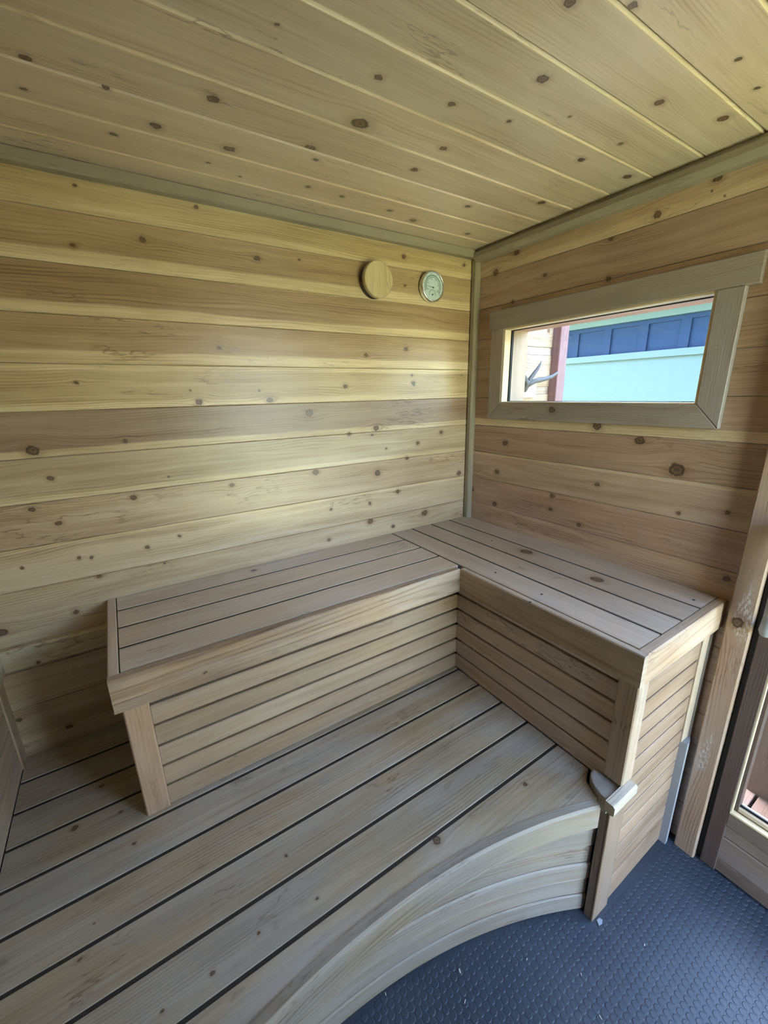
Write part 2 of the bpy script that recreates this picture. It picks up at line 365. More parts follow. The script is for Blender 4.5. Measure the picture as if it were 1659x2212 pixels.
M_WOOD = wood_material('sealed_cedar', 0.33, 0.65, 0.12)
M_BARE = wood_material('bare_cedar', 0.55, 0.4, 0.5)
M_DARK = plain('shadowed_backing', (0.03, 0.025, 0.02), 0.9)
M_SHEATH = plain('wall_sheathing', (0.25, 0.2, 0.14), 0.9, var=0.1)
M_BLACK = plain('black_plastic', (0.012, 0.012, 0.013), 0.35)
M_CHROME = plain('chrome', (0.75, 0.76, 0.77), 0.12, 1.0)
M_INK = plain('dial_ink', (0.02, 0.05, 0.05), 0.5)
M_DIAL = plain('dial_face', (0.62, 0.70, 0.71), 0.35)
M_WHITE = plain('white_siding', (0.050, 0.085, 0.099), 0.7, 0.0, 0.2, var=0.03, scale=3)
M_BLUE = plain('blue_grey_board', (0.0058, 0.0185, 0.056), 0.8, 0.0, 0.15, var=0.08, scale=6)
M_ROOF = plain('roof_shingle', (0.12, 0.12, 0.13), 0.9, var=0.3, scale=30)
M_BONE = plain('weathered_antler', (0.075, 0.07, 0.068), 0.6, var=0.35, scale=60, bump=0.5)
M_SKULL = plain('bleached_bone', (0.70, 0.66, 0.58), 0.6, var=0.15, scale=40)
M_STEEL = plain('screw_steel', (0.05, 0.05, 0.05), 0.4, 0.8)
M_GREYM = plain('painted_quarter_round', (0.27, 0.275, 0.29), 0.6, var=0.06, scale=25)
M_CHIP = plain('wood_shaving', (0.72, 0.68, 0.58), 0.7)
M_GRIP = plain('worn_branch_handle', (0.30, 0.33, 0.38), 0.45, var=0.35, scale=45, bump=0.4)

def rubber():
    mat = bpy.data.materials.new('slate_blue_rubber'); mat.use_nodes = True; nt = mat.node_tree; bs = nt.nodes['Principled BSDF']
    tc = nt.nodes.new('ShaderNodeTexCoord')
    n = noise(nt, tc.outputs['Object'], 5.0, 5.0, 0.6); f2 = noise(nt, tc.outputs['Object'], 160.0, 2.0)
    c = mix(nt, smooth(nt, n, 0.35, 0.75), (0.027, 0.037, 0.055), (0.039, 0.050, 0.069))
    c = mix(nt, mth(nt, 'MULTIPLY', smooth(nt, f2, 0.62, 0.8), 0.25), c, (0.16, 0.18, 0.20))
    nt.links.new(c, bs.inputs['Base Color'])
    nt.links.new(mth(nt, 'ADD', mth(nt, 'MULTIPLY', n, 0.2), 0.38), bs.inputs['Roughness'])
    b = nt.nodes.new('ShaderNodeBump'); b.inputs['Strength'].default_value = 0.25; b.inputs['Distance'].default_value = 0.001
    nt.links.new(f2, b.inputs['Height']); nt.links.new(b.outputs[0], bs.inputs['Normal'])
    return mat
M_RUBBER = rubber()

def glass():
    mat = bpy.data.materials.new('window_glass'); mat.use_nodes = True; nt = mat.node_tree
    for n in list(nt.nodes): nt.nodes.remove(n)
    out = nt.nodes.new('ShaderNodeOutputMaterial')
    tr = nt.nodes.new('ShaderNodeBsdfTransparent'); tr.inputs[0].default_value = (0.95, 0.975, 0.965, 1)
    gl = nt.nodes.new('ShaderNodeBsdfGlossy'); gl.inputs['Roughness'].default_value = 0.01
    lw = nt.nodes.new('ShaderNodeLayerWeight'); lw.inputs[0].default_value = 0.5
    schlick = mth(nt, 'ADD', mth(nt, 'MULTIPLY', mth(nt, 'POWER', lw.outputs['Facing'], 5.0), 0.9), 0.035)   # same from both sides of the pane
    m1 = nt.nodes.new('ShaderNodeMixShader'); nt.links.new(schlick, m1.inputs[0]); nt.links.new(tr.outputs[0], m1.inputs[1]); nt.links.new(gl.outputs[0], m1.inputs[2])
    df = nt.nodes.new('ShaderNodeBsdfDiffuse'); df.inputs[0].default_value = (0.8, 0.85, 0.88, 1)
    tl = nt.nodes.new('ShaderNodeBsdfTranslucent'); tl.inputs[0].default_value = (0.8, 0.85, 0.88, 1)
    ad = nt.nodes.new('ShaderNodeMixShader'); ad.inputs[0].default_value = 0.5; nt.links.new(df.outputs[0], ad.inputs[1]); nt.links.new(tl.outputs[0], ad.inputs[2])
    tc = nt.nodes.new('ShaderNodeTexCoord')
    n1 = noise(nt, tc.outputs['Object'], 60.0, 4.0, 0.7); n2 = noise(nt, tc.outputs['Object'], 7.0, 2.0)
    dm = mth(nt, 'MULTIPLY', mth(nt, 'MULTIPLY', smooth(nt, n1, 0.60, 0.76), smooth(nt, n2, 0.45, 0.7)), 0.28)
    m2 = nt.nodes.new('ShaderNodeMixShader'); nt.links.new(dm, m2.inputs[0]); nt.links.new(m1.outputs[0], m2.inputs[1]); nt.links.new(ad.outputs[0], m2.inputs[2])
    nt.links.new(m2.outputs[0], out.inputs[0])
    return mat
M_GLASS = glass()

def grass():
    mat = bpy.data.materials.new('grass'); mat.use_nodes = True; nt = mat.node_tree; bs = nt.nodes['Principled BSDF']
    tc = nt.nodes.new('ShaderNodeTexCoord'); n = noise(nt, tc.outputs['Object'], 9.0, 6.0, 0.7)
    nt.links.new(mix(nt, n, (0.27, 0.31, 0.14), (0.46, 0.48, 0.25)), bs.inputs['Base Color']); bs.inputs['Roughness'].default_value = 0.9
    return mat
M_GRASS = grass()

# colours of the woods
T_A = (0.46, 0.34, 0.20); T_B = (0.40, 0.29, 0.19); T_C = (0.56, 0.46, 0.335)
T_SEAT = (0.51, 0.395, 0.295); T_FASC = (0.345, 0.222, 0.125); T_SLAT = (0.33, 0.22, 0.125); T_DECK = (0.385, 0.295, 0.185)
T_TRIM = (0.285, 0.245, 0.175); T_CASE = (0.31, 0.255, 0.22); T_POST = (0.335, 0.212, 0.132); T_DOOR = (0.085, 0.055, 0.045)
T_PALE = (0.62, 0.50, 0.30); T_PORCH = (0.37, 0.26, 0.165); T_RED = (0.20, 0.085, 0.08)

XL, XR, YF, ZC = -2.30, 0.03, -2.6, 1.482       # room: left wall, right wall, wall behind the viewer, ceiling
H = 0.1547; ZB = 0.109                           # wall board exposure and one of the joints

# ---------------------------------------------------------------- setting: walls
wall_back = boxes('wall_back', None, [((XL-.15, 0.022, -1.165), (0.20, 0.15, ZC+.1))], M_SHEATH, 'structure')
wall_right = boxes('wall_right', None, [
    ((0.052, 0.02, -1.165), (0.165, -0.245, ZC+.1)), ((0.052, -0.245, -1.165), (0.165, -1.165, 0.70)),
    ((0.052, -0.245, 1.072), (0.165, -1.165, ZC+.1)), ((0.052, -1.165, -1.165), (0.165, -1.47, ZC+.1)),
    ((0.052, -1.47, 1.10), (0.165, -2.215, ZC+.1)), ((0.052, -2.215, -1.165), (0.165, YF-.12, ZC+.1))], M_SHEATH, 'structure')
wall_left = boxes('wall_left', None, [((XL-.02, 0.02, -1.165), (XL-.15, YF-.12, ZC+.1))], M_SHEATH, 'structure')
RWX = (-0.78, -0.06); RWZ = (-1.165, 1.25)       # unseen opening added behind the viewer to let daylight fill the room
wall_front = boxes('wall_front', None, [
    ((XL-.15, YF-.02, -1.165), (RWX[0], YF-.12, ZC+.1)), ((RWX[1], YF-.02, -1.165), (0.165, YF-.12, ZC+.1)),
    ((RWX[0], YF-.02, RWZ[1]), (RWX[1], YF-.12, ZC+.1))], M_SHEATH, 'structure')
ceiling = boxes('ceiling', None, [((XL-.15, 0.15, ZC+.022), (0.30, YF-.12, ZC+.12))], M_SHEATH, 'structure')

def near(klist, lo, hi, a0, a1, fu, fv):
    """knots of a list that fall on a board (with a little beyond its edges), in board coordinates"""
    out = []
    for p, q, r in klist:
        u, v = fu(p), fv(q)
        if -0.02 < u < a1-a0+0.02 and -0.35*r < v < hi-lo+0.35*r: out.append((u, v, r*0.66))
    return out

# back wall boards: index counts joints upwards from ZB
A_STYLE = {8: ((0.50, 0.36, 0.165), (0.02, 0.03, 0.5)), 9: ((0.52, 0.38, 0.18), (0.0, 0, 0.0)),
    7: ((0.42, 0.28, 0.135), (0.036, 0, 1.0)), 6: ((0.39, 0.25, 0.125), (0.030, 0, 0.95)), 5: ((0.42, 0.275, 0.14), (0.034, 0, 0.95)),
    4: ((0.50, 0.36, 0.18), (0.022, 0.018, 0.8)), 3: ((0.31, 0.205, 0.12), (0.022, 0, 0.75)), 2: ((0.43, 0.315, 0.18), (0.018, 0.0, 0.6)),
    1: ((0.45, 0.315, 0.185), (0.0, 0, 0)), 0: ((0.50, 0.36, 0.21), (0.0, 0.012, 0.5))}
for n in range(-6, 10):
    z0 = ZB + n*H; z1 = min(z0+H, ZC)
    if z1 - z0 < 0.02: continue
    tone, sap = A_STYLE.get(n, ((0.47, 0.335, 0.19), (rnd.choice((0, 0.02)), 0, 0.4)))
    tone = (tone[0]*.96, tone[1]*1.01, tone[2]*1.10)
    k = near(KA, 0, (z1-z0)*S, 0, (XR-XL)*S, lambda p: p - XL*S, lambda q: q - (z0+ZF)*S)
    o = plank('board', wall_back, V(XL, 0, z0), (1, 0, 0), (0, 0, 1), (XR-XL)*S, (z1-z0)*S - 0.0008, 0.016, tone, cham=0.0018, sap=sap, knots=k, grain=(1.3, 0.6+0.5*rnd.random(), 0.0))
    o['width'] = (z1-z0)*S

# right wall boards, cut round the window and the door
B_STYLE = {8: ((0.46, 0.32, 0.18), (0.03, 0, 0.35)), 7: ((0.36, 0.245, 0.155), (0, 0, 0)), 6: ((0.37, 0.24, 0.14), (0, 0, 0)), 5: ((0.36, 0.235, 0.14), (0, 0, 0)),
    4: ((0.36, 0.24, 0.145), (0, 0, 0)), 3: ((0.36, 0.24, 0.15), (0.032, 0, 0.85)), 2: ((0.34, 0.22, 0.13), (0, 0, 0)), 1: ((0.40, 0.275, 0.17), (0, 0.012, 0.5)),
    0: ((0.36, 0.23, 0.14), (0, 0, 0)), -1: ((0.43, 0.29, 0.175), (0, 0.0, 0))}
def bboard(y0, y1, z0, z1, n, zb):
    tone, sap = B_STYLE.get(n, ((0.34, 0.235, 0.16), (0, 0, 0)))
    tone = (tone[0]*1.08, tone[1]*1.10, tone[2]*1.22)
    k = near(KB, 0, (z1-z0)*S, 0, (y0-y1)*S, lambda p: y0*S - p, lambda q: q - (z0+ZF)*S)
    o = plank('board', wall_right, V(XR, y0, z0), (0, -1, 0), (0, 0, 1), (y0-y1)*S, (z1-z0)*S - 0.0008, 0.016, tone, cham=0.0018, sap=sap, knots=k, grain=(1.35, 0.6+0.5*rnd.random(), 0.15), seed=n*3.7+60)
    o['width'] = (z1-z0)*S
DOOR_Y = (-1.468, -2.215); DOOR_TOP = 1.10
for n in range(-9, 10):
    z0 = max(ZB + n*H, -1.165); z1 = min(ZB + (n+1)*H, ZC)
    if z1 - z0 < 0.02: continue
    if z1 <= 0.70 or z0 >= 1.072: bboard(0, DOOR_Y[0], z0, z1, n, 0)
    else:
        bboard(0, -0.20, z0, z1, n, 0); bboard(-1.20, DOOR_Y[0], z0, z1, n, 0)
        if z0 < 0.70: bboard(-0.20, -1.20, z0, 0.70, n, 0)
        if z1 > 1.072: bboard(-0.20, -1.20, 1.072, z1, n, 0)
    if z0 >= DOOR_TOP: bboard(DOOR_Y[0], DOOR_Y[1], z0, z1, n, 0)
    elif z1 > DOOR_TOP: bboard(DOOR_Y[0], DOOR_Y[1], DOOR_TOP, z1, n, 0)
    bboard(DOOR_Y[1], YF, z0, z1, n, 0)
# left wall and wall behind the viewer
for n in range(-9, 10):
    z0 = max(ZB + n*H, -1.165); z1 = min(ZB + (n+1)*H, ZC)
    if z1 - z0 < 0.02: continue
    plank('board', wall_left, V(XL, YF, z0), (0, 1, 0), (0, 0, 1), (-YF)*S, (z1-z0)*S - 0.0012, 0.016, vary(T_A), cham=0.0028)
    for x0, x1 in ([(XL, XR)] if (z1 <= RWZ[0] or z0 >= RWZ[1]) else [(XL, RWX[0]), (RWX[1], XR)]):
        plank('board', wall_front, V(x1, YF, z0), (-1, 0, 0), (0, 0, 1), (x1-x0)*S, (z1-z0)*S - 0.0012, 0.016, vary(T_A), cham=0.0028)
# ceiling boards along x
DC = 0.1538
for k_ in range(0, 22):
    y0 = min(0, -0.1417 - (k_-1)*DC); y1 = max(YF, -0.1417 - k_*DC)
    if y0 - y1 < 0.02: continue
    kk = near(KC, 0, (y0-y1)*S, 0, (XR-XL)*S, lambda p: p - XL*S, lambda q: y0*S - q)
    o = plank('board', ceiling, V(XL, y0, ZC), (1, 0, 0), (0, -1, 0), (XR-XL)*S, (y0-y1)*S - 0.0014, 0.016, vary(T_C, 0.07), cham=0.004,
          sap=(rnd.choice((0, 0, 0.006)), rnd.choice((0, 0.004, 0.009)), 0.6), knots=kk, grain=(0.85, 0.55+0.5*rnd.random(), 0.0))
    o['width'] = (y0-y1)*S

# corner mouldings
t1 = wbox('trim_1', None, (XL, -0.036, 1.443), (XR, 0, ZC), '-y', vary(T_TRIM, .02), cham=0.003, grain=(0.6, 1, 0)); t1['kind'] = 'structure'
t2 = wbox('trim_2', None, (-0.022, -0.036, 1.422), (XR, YF, ZC), '-x', T_TRIM, cham=0.016, grain=(0.6, 1, 0)); t2['kind'] = 'structure'
t3 = wbox('trim_3', None, (-0.002, -0.042, 0.0), (XR, 0, 1.443), '-x', T_TRIM, cham=0.007, grain=(0.6, 1, 0)); t3['kind'] = 'structure'

# ---------------------------------------------------------------- floor
floor = boxes('floor', None, [((XL-.15, 0.1, -1.24), (0.165, YF-.12, -1.1662))], M_RUBBER, 'structure')
tag(floor, label='slate-blue rubber mat floor with raised round studs')
bm = bmesh.new()
P = 0.0205; row = 0
y = -2.9*S
seg = 8
while y < -1.03*S:
    x = -2.28*S + (P/2 if row % 2 else 0)
    while x < 0.02*S:
        yc = -3.16*S + math.sqrt(max(0, (2.10*S)**2 - (x+1.55*S)**2))
        if x > -0.56*S: yc = -1.365*S
        if y < yc - 0.008 and not (x > -0.60*S and y > -1.37*S):
            c0 = []; c1 = []
            for k in range(seg):
                a = 2*math.pi*(k+0.5)/seg
                c0.append(bm.verts.new((x+0.0099*math.cos(a), y+0.0099*math.sin(a), -0.0011)))
                c1.append(bm.verts.new((x+0.0080*math.cos(a), y+0.0080*math.sin(a), -0.0002)))
            bm.faces.new(c1)
            for k in range(seg): bm.faces.new([c0[k], c0[(k+1) % seg], c1[(k+1) % seg], c1[k]])
        x += P
    y += P*0.866; row += 1
studs = link('round_studs', bm, M_RUBBER, floor, recalc=False); studs['kind'] = 'stuff'

# ---------------------------------------------------------------- window in the right wall
win = empty('window_1', V(0.03, -0.7, 0.70), kind='structure')
CX = 0.004
wbox('head_casing', win, (CX, -0.147, 1.072), (XR, -1.275, 1.165), '-x', vary(T_CASE), mat=M_BARE, cham=0.0025, grain=(0.7, 1, .3))
# mitred legs and sill
def mitre_leg(y_out, y_in, name):
    bm = bmesh.new(); uvl = bm.loops.layers.uv.new('UVMap')
    pts = [(y_out, 0.617), (y_in, 0.70), (y_in, 1.072), (y_out, 1.072)]
    f = [bm.verts.new(V(CX, y, z)) for y, z in pts]; b = [bm.verts.new(V(XR, y, z)) for y, z in pts]
    fs = [bm.faces.new(f), bm.faces.new(b[::-1])] + [bm.faces.new([f[i], b[i], b[(i+1) % 4], f[(i+1) % 4]]) for i in range(4)]
    for q in fs:
        for lp in q.loops: lp[uvl].uv = (lp.vert.co.z, lp.vert.co.y + lp.vert.co.x)
    bmesh.ops.bevel(bm, geom=[e for e in bm.edges], offset=0.0015, segments=1, affect='EDGES')
    o = link(name, bm, M_BARE, win); wood_props(o, vary(T_CASE), grain=(0.7, 1, .3))
mitre_leg(-0.163, -0.247, 'side_casing'); mitre_leg(-1.243, -1.166, 'side_casing')
bm = bmesh.new(); uvl = bm.loops.layers.uv.new('UVMap')
pts = [(-0.165, 0.6165), (-1.241, 0.6165), (-1.165, 0.6995), (-0.248, 0.6995)]
f = [bm.verts.new(V(CX, y, z)) for y, z in pts]; b = [bm.verts.new(V(XR, y, z)) for y, z in pts]
fs = [bm.faces.new(f), bm.faces.new(b[::-1])] + [bm.faces.new([f[i], b[i], b[(i+1) % 4], f[(i+1) % 4]]) for i in range(4)]
for q in fs:
    for lp in q.loops: lp[uvl].uv = (-lp.vert.co.y-0.165*S, lp.vert.co.z - V(0, 0, 0.617).z + lp.vert.co.x)
bmesh.ops.bevel(bm, geom=[e for e in bm.edges], offset=0.0015, segments=1, affect='EDGES')
o = link('sill_casing', bm, M_BARE, win); wood_props(o, T_CASE, grain=(0.8, 1, .3), knots=[(0.33, 0.045, 0.012), (0.03, 0.055, 0.008)])
OY0, OY1, OZ0, OZ1 = -0.248, -1.165, 0.70, 1.071
GX = 0.066
# inner stops (pale), gasket, glass, outer jamb
for nme, a, b, fc in (('inner_stop', (CX+.004, OY0, OZ0), (GX-.012, OY0-.008, OZ1), '-y'), ('inner_stop', (CX+.004, OY1, OZ0), (GX-.012, OY1+.008, OZ1), '+y'),
                      ('inner_stop', (CX+.004, OY0-.008, OZ1), (GX-.012, OY1+.008, OZ1-.008), '-z'), ('inner_stop', (CX+.004, OY0-.008, OZ0), (GX-.012, OY1+.008, OZ0+.006), '+z')):
    wbox(nme, win, a, b, fc, T_PALE, mat=M_WOOD, cham=0.001, grain=(0.5, 1, 0))
g = boxes('gasket', win, [((GX-.010, OY0, OZ0), (GX-.004, OY0-.014, OZ1)), ((GX-.010, OY1, OZ0), (GX-.004, OY1+.010, OZ1)),
    ((GX-.010, OY0, OZ1), (GX-.004, OY1, OZ1-.012)), ((GX-.010, OY0, OZ0), (GX-.004, OY1, OZ0+.009))], M_BLACK)
gl = boxes('pane', win, [((GX-.004, OY0, OZ0), (GX+.002, OY1, OZ1))], M_GLASS)
for nme, a, b, fc, tn in (('outer_jamb', (GX+.004, OY0+.003, OZ0), (0.185, OY0-.012, OZ1), '-y', T_PORCH), ('outer_jamb', (GX+.004, OY1-.003, OZ0), (0.185, OY1+.010, OZ1), '+y', T_PORCH),
                      ('outer_jamb', (GX+.004, OY0, OZ1+.003), (0.185, OY1, OZ1-.008), '-z', (0.36, 0.19, 0.13)), ('outer_jamb', (GX+.004, OY0, OZ0-.003), (0.185, OY1, OZ0+.004), '+z', T_PORCH)):
    wbox(nme, win, a, b, fc, tn, mat=M_BARE, cham=0.001)

# ---------------------------------------------------------------- door and its posts
wbox('trim_4', None, (-0.012, -1.39, -1.165), (XR, -1.463, ZC-.001), '-x', T_POST, mat=M_BARE, cham=0.0035, grain=(1.0, 0.7, 0.5), knots=[((-0.055+ZF)*S, 0.032, 0.014)], seed=11.0)
door_post = bpy.data.objects['trim_4']; door_post['kind'] = 'structure'; door_post['scuff'] = 0.85
wbox('trim_5', None, (-0.012, -2.22, -1.165), (XR, -2.295, ZC-.001), '-x', T_POST, mat=M_BARE, cham=0.0035, grain=(1.0, 0.7, 0.5))['kind'] = 'structure'
wbox('trim_6', None, (-0.010, -1.463, 1.10), (XR, -2.22, 1.18), '-x', T_POST, mat=M_BARE, cham=0.0035, grain=(1.0, 0.7, 0.5))['kind'] = 'structure'
door = empty('door_1', V(0.0, -1.85, -1.165), kind='structure')
D0, D1 = -1.482, -2.200; DX = 0.0; DXB = 0.055
wbox('stile', door, (DX, D0, -1.155), (DXB, D0-.051, 1.085), '-x', T_DOOR, mat=M_BARE, cham=0.002, grain=(0.8, 1, .2))
wbox('stile', door, (DX, D1, -1.155), (DXB, D1+.051, 1.085), '-x', T_DOOR, mat=M_BARE, cham=0.002, grain=(0.8, 1, .2))
wbox('top_rail', door, (DX, D0-.051, 0.99), (DXB, D1+.051, 1.085), '-x', T_DOOR, mat=M_BARE, cham=0.002, grain=(0.8, 1, .2))
for i, (za, zb, tn) in enumerate(((-1.155, -1.092, (0.14, 0.09, 0.065)), (-1.09, -0.976, (0.19, 0.135, 0.10)), (-0.974, -0.914, (0.19, 0.14, 0.105)), (-0.912, -0.846, (0.16, 0.115, 0.085)))):
    wbox('bottom_board', door, (DX+(0.006, 0.004, 0.006, 0.0)[i], D0-.051, za), (DXB, D1+.051, zb), '-x', tn, mat=M_BARE, cham=0.004, grain=(1, .8, .3))
wbox('rail_cap', door, (DX-.004, D0-.051, -0.846), (0.018, D1+.051, -0.836), '-x', T_PALE, mat=M_BARE, cham=0.0015)
for a, b, fc in (((DX+.004, D0-.051, -0.836), (0.016, D0-.056, 0.99), '-y'), ((DX+.004, D1+.051, -0.836), (0.016, D1+.056, 0.99), '+y')):
    wbox('lit_stile_edge', door, a, b, fc, T_PALE, mat=M_BARE, cham=0.001)  # pale colour stands in for light on the stiles' inner edges
for a, b, fc, tn in (((0.020, D0-.051, -0.836), (DXB, D0-.068, 0.99), '-x', T_DOOR), ((0.020, D1+.051, -0.836), (DXB, D1+.068, 0.99), '-x', T_DOOR), ((0.020, D0-.068, -0.836), (DXB, D1+.068, -0.815), '-x', (0.5, 0.38, 0.26))):
    wbox('glazing_bead', door, a, b, fc, tn, mat=M_BARE, cham=0.002)
boxes('gasket', door, [((0.030, D0-.068, -0.815), (0.036, D1+.068, -0.806))], M_BLACK)
boxes('pane', door, [((0.030, D0-.060, -0.82), (0.035, D1+.060, 0.995))], M_GLASS)
boxes('weather_stop', door, [((0.018, -1.4635, -1.157), (0.164, -1.4815, 1.098)), ((0.018, -2.2005, -1.157), (0.164, -2.2195, 1.098)), ((0.018, -1.4635, 1.086), (0.164, -2.2195, 1.0995))], M_BLACK)
bm = bmesh.new()
hp = [(-.002, -1.500, -.045), (-.03, -1.504, -.045), (-.055, -1.51, -.03), (-.07, -1.515, .02), (-.072, -1.513, .12), (-.066, -1.508, .24), (-.058, -1.504, .30), (-.03, -1.503, .325), (-.002, -1.503, .325)]
tube_pts(bm, [V(*p) for p in hp], [0.015, 0.015, 0.017, 0.016, 0.014, 0.015, 0.016, 0.014, 0.014], 12)
link('branch_handle', bm, M_GRIP, door, smooth=True)['label'] = 'grey-blue branch pull on the dark door stile'
boxes('threshold', door, [((0.03, D0, -1.166), (0.165, D1, -1.157))], M_DARK)

# ---------------------------------------------------------------- platform (the wide lower bench)
plat = empty('lower_bench', V(-1.4, -0.6, -1.165), label='wide grey-brown plank step with curved front edge, filling the corner above the blue floor', cat='bench')
ZP = -0.565; D = 0.1383; P0 = -0.0012
XPL = -2.268; XPR = -0.532
CXc, CYc = -1.42, -3.4
for i in range(1, 9): boxes('gap_shade_strip', plat, [((XPL, P0-i*D+.0075, -0.600), (XPR, P0-i*D-.0075, ZP-0.0022))], M_DARK)  # dark strips stand in for shade in the gaps between planks
def arc(R, x): return CYc + math.sqrt(R*R - (x-CXc)**2)
for i in range(8):
    y0 = P0 - i*D - (0.0056 if i else 0); y1 = P0 - (i+1)*D + 0.0056
    kk = near(KP, 0, (y0-y1)*S, 0, (XPR-XPL)*S, lambda p: p - XPL*S, lambda q: q - y1*S)
    xr = XPR
    plank('plank', plat, V(XPL, y1, ZP), (1, 0, 0), (0, 1, 0), (xr-XPL)*S, (y0-y1)*S, 0.030, vary(T_DECK, 0.07), mat=M_BARE, cham=0.0012, grain=(1.0, 0.5+0.4*rnd.random(), 0.9), knots=kk)
pts = [(XPR, P0-8*D-.0065), (XPL, P0-8*D-.0065)]
n = 40
for i in range(n+1):
    x = XPL + (-0.618-XPL)*i/n
    pts.append((x, arc(2.232, x)))
pts += [(-0.612, -1.318), (-0.600, -1.290), (-0.585, -1.266), (-0.566, -1.252), (-0.545, -1.244), (XPR, -1.240)]
prism('plank', plat, pts, ZP-0.036, ZP, vary(T_DECK, .03), mat=M_BARE, grain=(1, .6, 1), knots=[(k[0]-XPL*S, k[1]-min(p[1] for p in pts)*S, k[2]) for k in KP[-2:]])
def strip(name, R0, R1, z0, z1, tone, xa, xb, cham=0.002, seed=None, grain=(1, .6, .7), CXc=CXc, CYc=CYc):
    """board bent along the curved front; R0 = room-side face"""
    bm = bmesh.new(); uvl = bm.loops.layers.uv.new('UVMap'); n = 44; rings = []
    c = cham/S
    for i in range(n+1):
        x = xa + (xb-xa)*i/n
        th = math.asin((x-CXc)/R0)
        q = []
        for R, z in ((R0, z0+c), (R0, z1-c), (R0+c, z1), (R1, z1), (R1, z0), (R0+c, z0)):
            q.append(bm.verts.new(V(CXc + R*math.sin(th), CYc + R*math.cos(th), z)))
        rings.append((q, th))
    u0 = rings[0][1]*R0*S
    for i in range(n):
        A, ta = rings[i]; B, tb = rings[i+1]
        for k in range(6):
            k2 = (k+1) % 6
            f = bm.faces.new([A[k], B[k], B[k2], A[k2]])
            for lp in f.loops:
                t = ta if lp.vert in A else tb
                rad = (Vector((lp.vert.co.x, lp.vert.co.y)) - Vector((CXc*S, CYc*S))).length
                lp[uvl].uv = (t*R0*S-u0, lp.vert.co.z - V(0, 0, z0).z + rad - R0*S)
    for q, fl in ((rings[0][0], 1), (rings[-1][0], 0)):
        f = bm.faces.new(q[::-1] if fl else q)
        for lp in f.loops: lp[uvl].uv = (lp.vert.co.x*.2, lp.vert.co.z)
    o = link(name, bm, M_BARE, plat); wood_props(o, tone, grain=grain, seed=seed)
    return o
strip('nosing', 2.200, 2.231, -0.662, ZP+0.002, (0.275, 0.222, 0.162), XPL, -0.634, cham=0.006, grain=(1.1, .5, .8))
zs = [-0.658, -0.748, -0.838, -0.922, -1.004, -1.086, -1.1655]
for i in range(6):
    strip('skirt_board', 2.100 - 0.004*(i % 2), 2.124, zs[i+1]+0.0015, zs[i], vary((0.285, 0.222, 0.155), .07), XPL, -0.562, cham=0.004, CXc=-1.55, CYc=-3.16)
# concealed bearers that carry the planks
for yy in (-0.10, -0.55, -0.98): boxes('bearer', plat, [((XPL, yy, -1.165), (XPR, yy-.05, ZP-0.04))], M_DARK)

# ---------------------------------------------------------------- upper L-shaped bench
ben = empty('corner_bench', V(-0.6, -0.6, -0.565), label='raised L-shaped slatted cedar bench running round the corner under the window', cat='bench')
XI = -0.576; YI = -0.5905; YE = -1.372; XE = -1.907; ZFa = -0.112
SX = [-0.1194, -0.2629, -0.4064, -0.5499]; SY = [-0.1299, -0.2734, -0.4169, -0.5604]; g = 0.0058
# seat planks of the right leg run along y
xs = [XR-.002] + SX
for i in range(4):
    x0, x1 = xs[i] - (g if i else 0), xs[i+1] + g
    kk = [(k[1] - (-1.340*S), x0*S - k[0], k[2]) for k in KT if x1*S < k[0] < x0*S]
    if i == 3: kk = []
    o = plank('seat_plank', ben, V(x0, -1.340, 0), (0, 1, 0), (-1, 0, 0), 1.338*S, (x0-x1)*S, 0.022, vary((0.48, 0.37, 0.28), 0.05), mat=M_WOOD, cham=0.001, grain=(0.9, .6, .45), knots=kk)
ys = [-.002] + SY
for i in range(4):
    y0, y1 = ys[i] - (g if i else 0), ys[i+1] + g
    kk = [(k[0]+1.874*S, k[1] - y1*S, k[2]) for k in KT if y1*S < k[1] < y0*S and k[0] < -0.6]
    plank('seat_plank', ben, V(-1.874, y1, 0), (1, 0, 0), (0, 1, 0), (1.874-0.5545)*S, (y0-y1)*S, 0.022, vary(T_SEAT, 0.05), mat=M_WOOD, cham=0.001, grain=(0.9, .6, .4), knots=kk)
# edging boards: left leg front, right leg front, two ends
wbox('edge_board', ben, (XE, YI, ZFa), (XI+.0005, SY[3]-.001, 0), '-y', T_FASC, mat=M_BARE, cham=0.003, grain=(1.9, .22, .6), knots=[(0.20, 0.03, .004)])
wbox('edge_board', ben, (XI, YI-.0005, ZFa), (SX[3]-.001, YE, 0), '-x', (0.38, 0.275, 0.18), mat=M_BARE, cham=0.003, grain=(1.2, .4, .6))
wbox('edge_board', ben, (XE, -.002, ZFa), (-1.8775, SY[3]-.001, 0), '+z', vary(T_SEAT), mat=M_BARE, cham=0.0025, grain=(1, 1, .4))
wbox('edge_board', ben, (SX[3]-.001, -1.3435, ZFa), (XR-.002, YE, 0), '-y', (0.40, 0.265, 0.165), mat=M_BARE, cham=0.0025, grain=(1.2, .5, .5))
